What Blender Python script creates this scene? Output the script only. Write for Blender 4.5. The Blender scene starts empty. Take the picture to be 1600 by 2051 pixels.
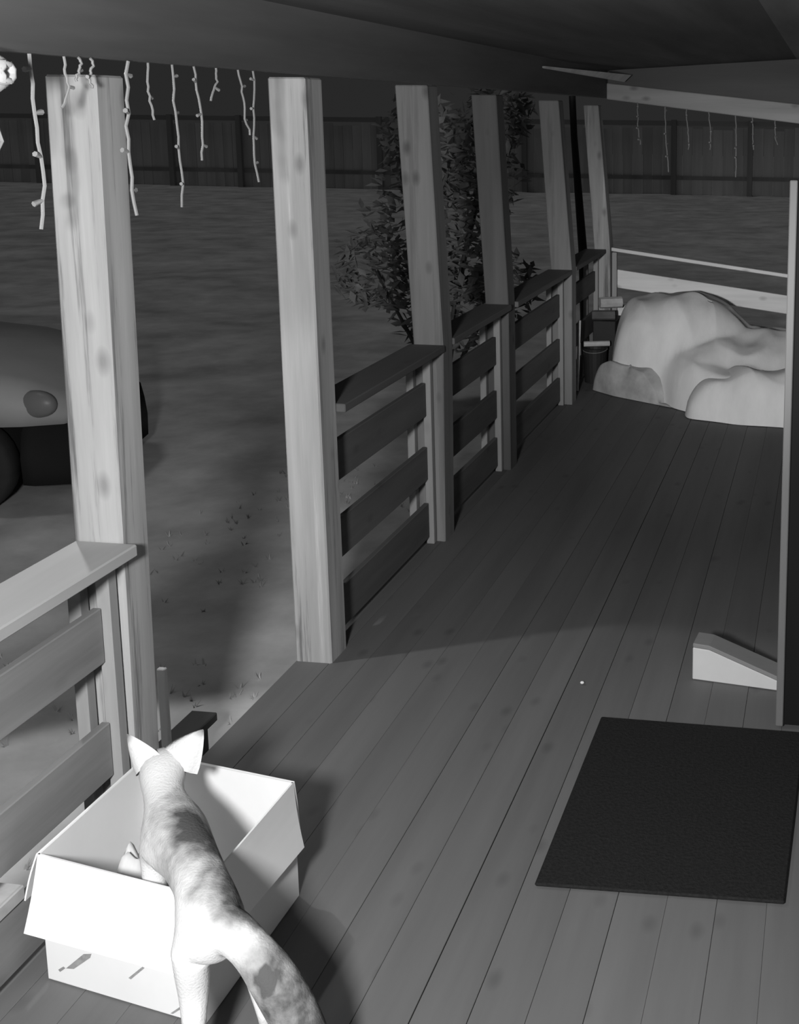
import bpy, bmesh, math, random
from mathutils import Vector, Matrix, noise
R0 = random.Random(7)
S = bpy.context.scene
COL = S.collection

# ------------------------------------------------------------------ camera
YAW, PITCH, ROLL = -0.127, -0.173, 0.0103
F, PX, PY = 2395.818, 1353.686, 647.255
CAM = Vector((1.902, -2.929, 2.150))
fw = Vector((math.sin(YAW) * math.cos(PITCH), math.cos(YAW) * math.cos(PITCH), math.sin(PITCH)))
rt = fw.cross(Vector((0, 0, 1))).normalized()
up = rt.cross(fw)
c_, s_ = math.cos(ROLL), math.sin(ROLL)
rt, up = rt * c_ + up * s_, up * c_ - rt * s_
cd = bpy.data.cameras.new('camera')
cam = bpy.data.objects.new('camera', cd)
COL.objects.link(cam)
cd.sensor_fit = 'HORIZONTAL'
cd.sensor_width = 36
cd.lens = F * 36 / 1600
cd.shift_x = (800 - PX) / 1600
cd.shift_y = (PY - 1025.5) / 1600
cd.clip_start = 0.02
cd.clip_end = 300
m = Matrix((rt, up, -fw)).transposed().to_4x4()
m.translation = CAM
cam.matrix_world = m
S.camera = cam

# ------------------------------------------------------------------ light and exposure
w = bpy.data.worlds.new('night')
S.world = w
w.use_nodes = True
w.node_tree.nodes['Background'].inputs[0].default_value = (1, 1, 1, 1)
w.node_tree.nodes['Background'].inputs[1].default_value = 0.021
S.view_settings.view_transform = 'Standard'
S.view_settings.look = 'None'
S.view_settings.exposure = 0
S.view_settings.gamma = 1
S.view_settings.use_curve_mapping = False


def spot(name, loc, aim, power, size, blend, radius):
    l = bpy.data.lights.new(name, 'SPOT')
    l.energy = power
    l.spot_size = math.radians(size)
    l.spot_blend = blend
    l.shadow_soft_size = radius
    o = bpy.data.objects.new(name, l)
    o.location = loc
    o.rotation_euler = (Vector(aim) - Vector(loc)).to_track_quat('-Z', 'Y').to_euler()
    COL.objects.link(o)


# infrared emitters of the surveillance camera, hung under the porch ceiling
spot('infrared_flood', (1.15, -2.95, 2.08), (0.5, 1.0, 0.6), 600, 150, 1.0, 0.16)
spot('infrared_beam', (1.15, -2.95, 2.10), (1.25, 6.4, 0.75), 1100, 24, 1.0, 0.1)
# lamp outside by the porch opening
spot('yard_lamp', (-0.85, 0.85, 2.42), (0.35, -0.50, 0.0), 60, 94, 0.12, 0.03)

# overhead fill added to brighten the yard (the roof keeps it off the deck)
sl_ = bpy.data.lights.new('yard_fill', 'SUN')
sl_.energy = 0.15
sl_.angle = math.radians(8)
so_ = bpy.data.objects.new('yard_fill', sl_)
so_.rotation_euler = Vector((0.22, 0.10, -1)).to_track_quat('-Z', 'Y').to_euler()
COL.objects.link(so_)

# ------------------------------------------------------------------ materials
def mat(name, base, rough=0.8, var=0.0, scale=6.0, stretch=None, knots=0.0, bump=0.0, spec=0.3, dark=None, detail=5.0, metallic=0.0, crack=0.0):
    mt = bpy.data.materials.new(name)
    mt.use_nodes = True
    nt = mt.node_tree
    N, L = nt.nodes, nt.links
    b = N['Principled BSDF']
    b.inputs['Roughness'].default_value = rough
    b.inputs['Specular IOR Level'].default_value = spec
    b.inputs['Metallic'].default_value = metallic
    if var == 0 and knots == 0:
        b.inputs['Base Color'].default_value = (base, base, base, 1)
        return mt
    tc = N.new('ShaderNodeTexCoord')
    oi = N.new('ShaderNodeObjectInfo')
    mul = N.new('ShaderNodeMath'); mul.operation = 'MULTIPLY'; mul.inputs[1].default_value = 37.0
    L.new(oi.outputs['Random'], mul.inputs[0])
    add = N.new('ShaderNodeVectorMath'); add.operation = 'ADD'
    L.new(tc.outputs['Object'], add.inputs[0]); L.new(mul.outputs[0], add.inputs[1])
    mp = N.new('ShaderNodeMapping')
    mp.inputs['Scale'].default_value = stretch or (1, 1, 1)
    L.new(add.outputs[0], mp.inputs[0])
    n1 = N.new('ShaderNodeTexNoise'); n1.inputs['Scale'].default_value = scale; n1.inputs['Detail'].default_value = detail
    n1.inputs['Roughness'].default_value = 0.6
    L.new(mp.outputs[0], n1.inputs['Vector'])
    cr = N.new('ShaderNodeValToRGB')
    lo, hi = base * (1 - var), base * (1 + var)
    cr.color_ramp.elements[0].position = 0.28; cr.color_ramp.elements[0].color = (lo, lo, lo, 1)
    cr.color_ramp.elements[1].position = 0.72; cr.color_ramp.elements[1].color = (hi, hi, hi, 1)
    L.new(n1.outputs['Fac'], cr.inputs[0])
    out = cr.outputs[0]
    # board to board difference
    mr = N.new('ShaderNodeMapRange')
    mr.inputs['To Min'].default_value = 1 - 0.35 * var; mr.inputs['To Max'].default_value = 1 + 0.35 * var
    L.new(oi.outputs['Random'], mr.inputs['Value'])
    vm = N.new('ShaderNodeVectorMath'); vm.operation = 'SCALE'
    L.new(out, vm.inputs[0]); L.new(mr.outputs[0], vm.inputs['Scale'])
    out = vm.outputs[0]
    if knots > 0:
        st = stretch or (1, 1, 1)
        mp2 = N.new('ShaderNodeMapping'); mp2.inputs['Scale'].default_value = tuple(0.30 if v < 0.5 else 0.55 for v in st)
        L.new(add.outputs[0], mp2.inputs[0])
        vo = N.new('ShaderNodeTexVoronoi'); vo.inputs['Scale'].default_value = 14.0
        L.new(mp2.outputs[0], vo.inputs['Vector'])
        k = N.new('ShaderNodeValToRGB')
        d0 = dark if dark is not None else 0.35
        k.color_ramp.elements[0].position = 0.05; k.color_ramp.elements[0].color = (d0, d0, d0, 1)
        k.color_ramp.elements[1].position = 0.20; k.color_ramp.elements[1].color = (1, 1, 1, 1)
        L.new(vo.outputs['Distance'], k.inputs[0])
        mx = N.new('ShaderNodeMix'); mx.data_type = 'RGBA'; mx.blend_type = 'MULTIPLY'
        mx.inputs[0].default_value = knots
        L.new(out, mx.inputs[6]); L.new(k.outputs[0], mx.inputs[7])
        out = mx.outputs[2]
    if crack > 0:
        mp3 = N.new('ShaderNodeMapping'); mp3.inputs['Scale'].default_value = tuple(0.035 if v < 0.5 else 1.0 for v in stretch)
        L.new(add.outputs[0], mp3.inputs[0])
        n3 = N.new('ShaderNodeTexNoise'); n3.inputs['Scale'].default_value = 16; n3.inputs['Detail'].default_value = 6; n3.inputs['Roughness'].default_value = 0.7
        L.new(mp3.outputs[0], n3.inputs['Vector'])
        k3 = N.new('ShaderNodeValToRGB')
        e = k3.color_ramp.elements
        e[0].position = 0.36; e[0].color = (0.38, 0.38, 0.38, 1)
        e[1].position = 0.45; e[1].color = (0.9, 0.9, 0.9, 1)
        e.new(0.62).color = (1.0, 1.0, 1.0, 1)
        e.new(0.72).color = (1.35, 1.35, 1.35, 1)
        L.new(n3.outputs['Fac'], k3.inputs[0])
        mx3 = N.new('ShaderNodeMix'); mx3.data_type = 'RGBA'; mx3.blend_type = 'MULTIPLY'
        mx3.inputs[0].default_value = crack
        L.new(out, mx3.inputs[6]); L.new(k3.outputs[0], mx3.inputs[7])
        out = mx3.outputs[2]
    L.new(out, b.inputs['Base Color'])
    if bump > 0:
        bp = N.new('ShaderNodeBump'); bp.inputs['Strength'].default_value = bump; bp.inputs['Distance'].default_value = 0.01
        L.new(n1.outputs['Fac'], bp.inputs['Height'])
        L.new(bp.outputs[0], b.inputs['Normal'])
    return mt


X_, Y_, Z_ = (0.08, 1, 1), (1, 0.08, 1), (1, 1, 0.08)
M = {
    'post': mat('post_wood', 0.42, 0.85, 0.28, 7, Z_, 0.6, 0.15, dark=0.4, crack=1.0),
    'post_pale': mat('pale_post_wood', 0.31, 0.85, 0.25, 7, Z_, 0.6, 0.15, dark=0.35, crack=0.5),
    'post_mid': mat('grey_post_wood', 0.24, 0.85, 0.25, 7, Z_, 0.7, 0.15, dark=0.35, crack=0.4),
    'post_dim': mat('dark_post_wood', 0.135, 0.85, 0.25, 9, Z_, 0.7, 0.15, dark=0.35),  # darker wood tone, used on the fourth post only
    'batten': mat('batten_wood', 0.34, 0.85, 0.2, 9, Z_, 0.2, 0.1),
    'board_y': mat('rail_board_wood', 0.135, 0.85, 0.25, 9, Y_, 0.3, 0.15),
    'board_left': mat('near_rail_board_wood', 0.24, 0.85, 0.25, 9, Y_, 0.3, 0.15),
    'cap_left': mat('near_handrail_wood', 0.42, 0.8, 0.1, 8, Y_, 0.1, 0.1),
    'fence_rail': mat('fence_rail_wood', 0.3, 0.85, 0.2, 2, X_),
    'pale_stake': mat('pale_stake_wood', 0.85, 0.8, 0.1, 8, Z_),
    'pale_strip': mat('pale_strip_wood', 0.75, 0.85, 0.15, 6, X_),
    'gable': mat('gable_board_wood', 0.16, 0.85, 0.2, 4, X_),
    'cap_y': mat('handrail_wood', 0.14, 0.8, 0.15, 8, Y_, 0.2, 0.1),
    'board_x': mat('end_rail_wood', 0.7, 0.85, 0.18, 9, X_, 0.6, 0.1),
    'beam_x': mat('end_beam_wood', 0.42, 0.85, 0.2, 9, X_, 0.6, 0.1),
    'header': mat('header_wood', 0.12, 0.85, 0.35, 4, Y_, 0.0, 0.2),
    'ceiling': mat('ceiling_wood', 0.26, 0.9, 0.3, 4, Y_, 0.0, 0.2),
    'deck': mat('deck_wood', 0.145, 0.8, 0.16, 6, Y_, 0.45, 0.15, dark=0.5),
    'step': mat('step_wood', 0.08, 0.85, 0.2, 7, Y_, 0.0, 0.1),
    'ground': mat('ground_earth', 0.64, 0.95, 0.32, 1.6, None, 0.0, 0.5, detail=9),
    'grass': mat('dry_grass', 0.5, 0.9, 0.3, 3),
    'fence': mat('fence_wood', 0.55, 0.9, 0.25, 2, Z_),
    'fence_dark': mat('fence_post_wood', 0.25, 0.9, 0.25, 2, Z_),
    'card': mat('cardboard', 0.86, 0.8, 0.04, 3, None),
    'card_in': mat('cardboard_inside', 0.82, 0.85, 0.05, 3, None),
    'print': mat('printed_mark', 0.30, 0.8, 0.2, 60, None),
    'mat_rubber': mat('door_mat_pile', 0.022, 0.95, 0.3, 90, None, 0.0, 0.5, spec=0.1),
    'door': mat('door_dark', 0.012, 0.7, 0.2, 6, Z_, spec=0.1),
    'door_edge': mat('door_edge', 0.16, 0.6, 0.15, 6, Z_),
    'wall': mat('wall_logs', 0.2, 0.85, 0.2, 5, Y_),
    'wedge': mat('pale_block_paint', 0.62, 0.7, 0.05, 5, None),
    'wedge_top': mat('block_top_wood', 0.24, 0.8, 0.1, 8, X_),
    'tarp': mat('pale_cloth', 0.66, 0.85, 0.1, 6, (1.0, 0.5, 0.4), 0.0, 0.6),
    'sack': mat('grey_cloth', 0.38, 0.9, 0.25, 7, None, 0.0, 0.3),
    'dark': mat('dark_plastic', 0.02, 0.6, 0.2, 8),
    'pale_wood': mat('cut_wood', 0.5, 0.85, 0.2, 12),
    'cord': mat('light_cord', 0.3, 0.6, 0.05, 8),
    'cord_dim': mat('darker_light_cord', 0.26, 0.7, 0.05, 8),  # slightly darker cord for the farther strands
    'bulb': mat('light_bulb', 0.8, 0.3, 0.05, 8),
    'ribbon': mat('white_ribbon', 0.5, 0.7, 0.05, 8),
    'car': mat('car_paint', 0.45, 0.55, 0.1, 2, spec=0.3),
    'car_black': mat('car_black_plastic', 0.025, 0.75, 0.1, 3, spec=0.05),
    'glass': mat('car_glass', 0.02, 0.2, 0.05, 2, spec=0.4),
    'tyre': mat('tyre_rubber', 0.035, 0.85, 0.1, 20),
    'rim': mat('wheel_metal', 0.16, 0.5, 0.1, 5),
    'lens': mat('headlight_lens', 0.22, 0.4, 0.05, 3, spec=0.4),
    'leaf': mat('shrub_leaf', 0.32, 0.8, 0.3, 5),
    'bark': mat('bark', 0.10, 0.9, 0.3, 9),
    'nose': mat('nose_black', 0.02, 0.4, 0.1, 9),
}

# ------------------------------------------------------------------ helpers
def wloc(o):
    v = Vector((0, 0, 0))
    while o:
        v += o.location
        o = o.parent
    return v


def mk(name, verts, faces, mt, parent=None, smooth=False, bevel=0.0):
    off = wloc(parent) if parent else Vector((0, 0, 0))
    me = bpy.data.meshes.new(name)
    if bevel > 0:
        bm = bmesh.new()
        vs = [bm.verts.new(Vector(v) - off) for v in verts]
        for f in faces:
            bm.faces.new([vs[i] for i in f])
        bmesh.ops.bevel(bm, geom=list(bm.edges), offset=bevel, segments=1, affect='EDGES', profile=0.5)
        bmesh.ops.recalc_face_normals(bm, faces=bm.faces)
        bm.to_mesh(me)
        bm.free()
    else:
        me.from_pydata([tuple(Vector(v) - off) for v in verts], [], faces)
        me.validate()
    if smooth:
        for p in me.polygons:
            p.use_smooth = True
    if isinstance(mt, (list, tuple)):
        for q in mt:
            me.materials.append(q)
    else:
        me.materials.append(mt)
    o = bpy.data.objects.new(name, me)
    COL.objects.link(o)
    if parent:
        o.parent = parent
    return o


HF = [(0, 3, 2, 1), (4, 5, 6, 7), (0, 1, 5, 4), (1, 2, 6, 5), (2, 3, 7, 6), (3, 0, 4, 7)]


def hexa(name, p, mt, parent=None, bevel=0.004):
    """p: four bottom points then four top points, both counter-clockwise from above"""
    return mk(name, p, HF, mt, parent, bevel=bevel)


def boxp(x0, x1, y0, y1, z0, z1):
    return [(x0, y0, z0), (x1, y0, z0), (x1, y1, z0), (x0, y1, z0), (x0, y0, z1), (x1, y0, z1), (x1, y1, z1), (x0, y1, z1)]


def box(name, x0, x1, y0, y1, z0, z1, mt, parent=None, bevel=0.004):
    return hexa(name, boxp(x0, x1, y0, y1, z0, z1), mt, parent, bevel)


def tag(o, label, cat, group=None):
    o['label'] = label
    o['category'] = cat
    if group:
        o['group'] = group
    return o


def thing(name, loc, label, cat, group=None):
    o = bpy.data.objects.new(name, None)
    o.empty_display_size = 0.1
    o.location = loc
    COL.objects.link(o)
    return tag(o, label, cat, group)


def struct(o):
    o['kind'] = 'structure'
    return o


def tube(path, radii, n=8, cap=True):
    V, Fc = [], []
    P = [Vector(p) for p in path]
    prev = None
    for i, p in enumerate(P):
        d = (P[min(i + 1, len(P) - 1)] - P[max(i - 1, 0)]).normalized()
        a = d.cross(Vector((0.31, 0.2, 0.93))) if prev is None else prev - d * prev.dot(d)
        if a.length < 1e-4:
            a = d.cross(Vector((1, 0, 0)))
        a.normalize()
        prev = a
        b = d.cross(a)
        r = radii[i] if isinstance(radii, (list, tuple)) else radii
        for k in range(n):
            t = 2 * math.pi * k / n
            V.append(p + a * (r * math.cos(t)) + b * (r * math.sin(t)))
    for i in range(len(P) - 1):
        for k in range(n):
            Fc.append((i * n + k, i * n + (k + 1) % n, (i + 1) * n + (k + 1) % n, (i + 1) * n + k))
    if cap:
        Fc.append(tuple(range(n - 1, -1, -1)))
        Fc.append(tuple((len(P) - 1) * n + k for k in range(n)))
    return V, Fc


def join(parts):
    V, Fc = [], []
    for v, f in parts:
        o = len(V)
        V += list(v)
        Fc += [tuple(i + o for i in q) for q in f]
    return V, Fc


def lerp(a, b, t):
    return a + (b - a) * t


# ------------------------------------------------------------------ large structure
# ground: one uneven surface, finer near the porch
def axis(vals):
    out = []
    for a, b, n in vals:
        out += [a + (b - a) * i / n for i in range(n)]
    return out + [vals[-1][1]]


gx = axis([(-60, -12, 16), (-12, -4, 24), (-4, 3.2, 48), (3.2, 30, 10)])
gy = axis([(-14, -2, 12), (-2, 6, 56), (6, 16, 30), (16, 34, 20), (34, 70, 8)])
GV, GF = [], []
for y in gy:
    for x in gx:
        h = 0.05 * noise.noise(Vector((x * 0.5, y * 0.5, 0))) + 0.022 * noise.noise(Vector((x * 2.3, y * 2.3, 3)))
        if y < 9 and x > -3.0:
            h += 0.012 * noise.noise(Vector((x * 8, y * 8, 5)))
        GV.append((x, y, -0.31 + h))
nx = len(gx)
for j in range(len(gy) - 1):
    for i in range(nx - 1):
        a = j * nx + i
        GF.append((a, a + 1, a + nx + 1, a + nx))
struct(mk('ground', GV, GF, M['ground'], smooth=True))

# deck floor: planks running along the porch, on a dark substructure
floor = struct(box('floor', -0.15, 2.5, -3.8, 7.1, -0.16, -0.032, M['step'], bevel=0))
pw = 0.138
x1 = 1.79 + 5 * pw
k = 0
while x1 > -0.13:
    x0 = max(x1 - pw, -0.16)
    g = 0.0002 + R0.random() ** 2 * 0.0013
    dz = R0.uniform(-0.0015, 0.0015)
    xa, xb = x0 + g, x1 - g
    hexa('plank', [(xa, -3.8, -0.032), (xb, -3.8, -0.032), (xb, 7.08, -0.032), (xa, 7.08, -0.032),
                   (xa, -3.8, dz - 0.002), (xb, -3.8, dz - 0.002), (xb, 7.08, dz - 0.002), (xa, 7.08, dz - 0.002)], M['deck'], floor, 0.001)
    x1 -= pw
    k += 1

# ceiling and header over the posts
struct(box('ceiling', -0.02, 2.56, -4.0, 7.2, 2.6, 2.66, M['ceiling'], bevel=0))
struct(hexa('trim_1', boxp(0.0, 0.045, -4.0, 7.0, 2.275, 2.6), M['header'], bevel=0.006))       # board over the posts, porch side
struct(box('trim_2', -0.15, -0.004, -4.0, 7.0, 2.285, 2.5, M['header'], bevel=0.006))            # beam carried by the posts
struct(hexa('roof', [(-0.62, -4.0, 2.46), (2.7, -4.0, 2.67), (2.7, 7.3, 2.67), (-0.62, 7.3, 2.46),
                     (-0.62, -4.0, 2.52), (2.7, -4.0, 2.9), (2.7, 7.3, 2.9), (-0.62, 7.3, 2.52)], M['header'], bevel=0))
struct(box('wall_right', 2.52, 2.62, -4.0, 7.1, -0.15, 2.6, M['wall'], bevel=0))
struct(hexa('trim_3', [(0.048, 6.93, 2.10 + 0.165), (2.5, 6.93, 1.985), (2.5, 7.05, 1.985), (0.048, 7.05, 2.265),
                       (0.048, 6.93, 2.395), (2.5, 6.93, 2.15), (2.5, 7.05, 2.15), (0.048, 7.05, 2.395)], M['beam_x'], bevel=0.006))   # end beam
struct(hexa('trim_5', [(0.046, 7.055, 2.33), (2.52, 7.055, 2.06), (2.52, 7.09, 2.06), (0.046, 7.09, 2.33)] + [(0.046, 7.055, 2.6), (2.52, 7.055, 2.6), (2.52, 7.09, 2.6), (0.046, 7.09, 2.6)], M['gable'], bevel=0))
# strip of pale board tucked above the end beam
struct(hexa('trim_4', [(0.05, 4.7, 2.43), (0.19, 6.90, 2.405), (0.20, 6.92, 2.405), (0.06, 4.75, 2.43),
                       (0.05, 4.7, 2.445), (0.25, 6.90, 2.462), (0.26, 6.92, 2.462), (0.06, 4.75, 2.445)], M['pale_strip'], bevel=0.002))

# dark door leaf standing open beside the mat
door = struct(box('door_1', 1.795, 2.50, 1.04, 1.082, 0.012, 1.935, M['door'], bevel=0.003))
box('edge_strip', 1.768, 1.794, 1.036, 1.086, 0.006, 1.94, M['door_edge'], door, 0.003)

# ------------------------------------------------------------------ posts
YP = [0.0, 1.287, 2.676, 3.932, 5.627, 6.972]
POST = [  # bottom x0,x1  top x0,x1,z
    (-0.172, -0.026, -0.131, 0.012, 2.235),
    (-0.141, 0.008, -0.146, -0.003, 2.268),
    (-0.135, 0.012, -0.181, -0.020, 2.274),
    (-0.125, 0.018, -0.188, -0.039, 2.25),
    (-0.120, 0.030, -0.206, -0.059, 2.238),
    (-0.060, 0.075, -0.156, -0.030, 2.215),
]
MID = [None, None, (-0.123, 0.028, 1.014), (-0.124, 0.017, 1.03), (-0.124, 0.034, 1.015), (-0.065, 0.072, 1.028)]
PLAB = ['thick pale front post left of the opening, with long cracks',
        'pale post on the far side of the opening, standing clear down to the deck',
        'third grey post from the front, with two dark knots above the handrail',
        'dim fourth post, dark knot halfway up, in front of the shrub',
        'fifth post, slim and pale, next but one to the far corner',
        'last slim post at the far corner where the end railing starts']
for k in range(6):
    a = POST[k]
    y0, y1 = YP[k], YP[k] + (0.128 if k == 0 else 0.15)
    zb = -0.30
    if MID[k] is None:
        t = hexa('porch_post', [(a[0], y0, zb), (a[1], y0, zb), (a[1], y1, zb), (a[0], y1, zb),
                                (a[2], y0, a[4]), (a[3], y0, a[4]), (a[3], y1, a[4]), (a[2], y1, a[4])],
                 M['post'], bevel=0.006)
    else:
        q = MID[k]
        V, Fc = [], []
        for (xa, xb, z) in ((a[0], a[1], zb), (q[0], q[1], q[2]), (a[2], a[3], a[4])):
            V += [(xa, y0, z), (xb, y0, z), (xb, y1, z), (xa, y1, z)]
        for r in (0, 4):
            for j in range(4):
                Fc.append((r + j, r + (j + 1) % 4, r + 4 + (j + 1) % 4, r + 4 + j))
        Fc += [(3, 2, 1, 0), (8, 9, 10, 11)]
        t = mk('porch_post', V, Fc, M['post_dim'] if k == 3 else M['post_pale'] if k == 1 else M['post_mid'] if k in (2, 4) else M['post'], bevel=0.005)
    t.location = (0, 0, 0)
    tag(t, PLAB[k], 'post', 'posts carrying the porch roof')

# ------------------------------------------------------------------ railings along the porch
def railing(ya, yb, ztop, boards, label, base=-0.1, near=False):
    t = thing('porch_railing', (-0.06, (ya + yb) / 2, base), label, 'railing', 'railing sections between the porch posts')
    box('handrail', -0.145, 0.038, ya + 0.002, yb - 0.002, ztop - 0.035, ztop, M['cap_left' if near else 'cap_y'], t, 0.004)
    for z0, z1 in boards:
        d = R0.uniform(-0.004, 0.004)
        hexa('rail_board', [(-0.072, ya + 0.055, z0), (-0.047, ya + 0.055, z0), (-0.047, yb - 0.055, z0 + d), (-0.072, yb - 0.055, z0 + d),
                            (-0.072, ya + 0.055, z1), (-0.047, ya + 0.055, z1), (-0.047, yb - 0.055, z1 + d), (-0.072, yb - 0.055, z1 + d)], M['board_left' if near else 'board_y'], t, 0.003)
    zt = ztop - 0.037
    for y in ((yb - 0.052, yb - 0.012), (ya + 0.012, ya + 0.052)):
        box('batten', -0.064, -0.024, y[0], y[1], 0.0, zt, M['batten'], t, 0.003)
        box('batten', -0.150, -0.112, y[0], y[1], 0.0, zt, M['batten'], t, 0.003)
    return t


STD = [(0.665, 0.835), (0.335, 0.505), (0.035, 0.215)]
railing(-2.2, 0.0, 0.968, [(0.64, 0.80), (0.30, 0.46), (0.03, 0.20)], 'railing in front of the thick front post, its pale handrail beside the cardboard box', near=True)
railing(YP[1] + 0.15, YP[2], 1.015, STD, 'railing section between the second and third posts, boards dark against pale gaps')
railing(YP[2] + 0.15, YP[3], 1.022, STD, 'dim railing section between the third and fourth posts')
railing(YP[3] + 0.15, YP[4], 1.015, STD, 'dark railing section below the shrub, between the fourth and fifth posts')
railing(YP[4] + 0.15, YP[5], 1.02, STD, 'short far railing section between the fifth post and the corner post')

# end railing across the porch, sagging towards the house
t = thing('porch_railing', (1.2, 7.0, 0.0), 'pale end railing across the far end of the porch, behind the cloth heap', 'railing', 'railing sections between the porch posts')
sl = -0.126


def xboard(name, xa, xb, z0, z1, y0, y1):
    hexa(name, [(xa, y0, z0 + sl * (xa - 0.15)), (xb, y0, z0 + sl * (xb - 0.15)), (xb, y1, z0 + sl * (xb - 0.15)), (xa, y1, z0 + sl * (xa - 0.15)),
                (xa, y0, z1 + sl * (xa - 0.15)), (xb, y0, z1 + sl * (xb - 0.15)), (xb, y1, z1 + sl * (xb - 0.15)), (xa, y1, z1 + sl * (xa - 0.15))], M['board_x'], t, 0.004)


xboard('handrail', 0.085, 2.5, 1.0, 1.03, 6.95, 7.09)
xboard('rail_board', 0.13, 2.5, 0.69, 0.845, 6.985, 7.01)
xboard('rail_board', 0.13, 2.5, 0.40, 0.55, 6.985, 7.01)
xboard('rail_board', 0.13, 2.5, 0.30 - 0.02, 0.34, 6.985, 7.01)
box('batten', 0.088, 0.128, 6.965, 7.005, 0.0, 0.995, M['batten'], t, 0.003)
box('batten', 2.44, 2.48, 7.011, 7.05, 0.0, 0.70, M['batten'], t, 0.003)

# ------------------------------------------------------------------ step at the opening
t = thing('porch_step', (-0.42, 0.62, -0.31), 'dark wooden step outside the opening, behind the ears of the fox', 'step')
box('tread', -0.48, -0.375, 0.20, 1.09, -0.17, -0.135, M['step'], t, 0.004)
for y in (0.24, 1.02):
    box('support', -0.45, -0.40, y, y + 0.04, -0.34, -0.171, M['step'], t, 0.003)
t = tag(box('wooden_stake', -0.206, -0.178, 0.435, 0.455, -0.33, 0.37, M['pale_stake'], bevel=0.003), 'thin pale upright stake just right of the thick front post', 'stake')
# short board lying on the lowest rail board
tag(box('short_plank', -0.158, -0.04, -1.15, -0.455, 0.2005, 0.238, M['pale_wood'], bevel=0.003), 'short pale plank lying on the lowest railing board, left of the cardboard box', 'plank')

# ------------------------------------------------------------------ cardboard box
A, B, C, D = Vector((0.022, -0.480, 0)), Vector((0.032, 0.0, 0)), Vector((0.500, -0.085, 0)), Vector((0.488, -0.572, 0))
HB = 0.343
cb = thing('cardboard_box', (0.26, -0.28, 0.0), 'open white cardboard box with folded-out flaps, on the deck beside the railing', 'box')
TH = 0.005
cen = (A + B + C + D) / 4


def wall(name, p, q, mt_in):
    d = (q - p).normalized()
    n = Vector((-d.y, d.x, 0))
    if n.dot(cen - p) < 0:
        n = -n
    n = n * TH
    z0, z1 = Vector((0, 0, 0.004)), Vector((0, 0, HB))
    hexa(name, [p + z0, q + z0, q + n + z0, p + n + z0, p + z1, q + z1, q + n + z1, p + n + z1], mt_in, cb, 0)


wall('side_panel', A, B, M['card_in'])
wall('side_panel', B, C, M['card'])
wall('side_panel', C, D, M['card'])
wall('side_panel', D, A, M['card'])
zb0, zb1 = Vector((0, 0, 0.001)), Vector((0, 0, 0.0035))
hexa('bottom_panel', [A + zb0, D + zb0, C + zb0, B + zb0, A + zb1, D + zb1, C + zb1, B + zb1], M['card_in'], cb, 0)


def flap(p, q, p2, q2, bend=0.0, name='flap', mt=None):
    """flap from rim p-q out to p2-q2, slightly curved"""
    V, Fc = [], []
    n = 5
    nrm = (q - p).cross(p2 - p).normalized()
    for s in (0, 1):
        for i in range(n + 1):
            u = i / n
            off = nrm * (bend * math.sin(math.pi * u) + (s * 0.004))
            V.append(p.lerp(p2, u) + off)
            V.append(q.lerp(q2, u) + off)
    for s in (0, 1):
        o = s * 2 * (n + 1)
        for i in range(n):
            f = (o + 2 * i, o + 2 * i + 1, o + 2 * i + 3, o + 2 * i + 2)
            Fc.append(f if s else f[::-1])
    m2 = 2 * (n + 1)
    for i in range(n):
        for e in (0, 1):
            a, b = 2 * i + e, 2 * i + 2 + e
            Fc.append((a, b, b + m2, a + m2))
    Fc.append((0, 1, 1 + m2, m2))
    Fc.append((2 * n, 2 * n + 1, 2 * n + 1 + m2, 2 * n + m2))
    return mk(name, V, Fc, mt or M['card'], cb)


RZ = Vector((0, 0, HB))
flap(A + RZ, D + RZ, Vector((0.028, -0.560, 0.186)), Vector((0.500, -0.648, 0.186)), 0.004)
flap(A + RZ + Vector((0, 0, 0)), B + RZ, Vector((-0.018, -0.485, 0.215)), Vector((-0.012, 0.0, 0.215)), 0.003)
flap(D + RZ, C + RZ, Vector((0.508, -0.46, 0.165)), Vector((0.522, -0.085, 0.15)), 0.004)
flap(B + RZ, C + RZ, Vector((0.036, 0.022, 0.19)), Vector((0.500, -0.064, 0.19)), 0.002)
# printed marks on the near panel
fd = (D - A).normalized()
fn = Vector((fd.y, -fd.x, 0)).normalized()


def mark(pts):
    # a thin printed patch on the near panel: u along the panel (m), z height
    V = []
    for s in (0.0004, 0.0012):
        for u, z in pts:
            V.append(A + fd * u + fn * s + Vector((0, 0, z)))
    n = len(pts)
    Fc = [tuple(range(n, 2 * n)), tuple(range(n - 1, -1, -1))]
    for i in range(n):
        Fc.append((i, (i + 1) % n, n + (i + 1) % n, n + i))
    mk('printed_mark', V, Fc, M['print'], cb)


mark([(0.035, 0.035), (0.052, 0.048), (0.058, 0.045), (0.040, 0.030)])
mark([(0.060, 0.045), (0.120, 0.100), (0.145, 0.107), (0.140, 0.095), (0.085, 0.050)])
mark([(0.255, 0.070), (0.300, 0.112), (0.306, 0.110), (0.262, 0.068)])
mark([(0.36, 0.130), (0.415, 0.185), (0.430, 0.185), (0.400, 0.150)])
mark([(0.375, 0.006), (0.410, 0.036), (0.416, 0.034), (0.382, 0.006)])

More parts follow.
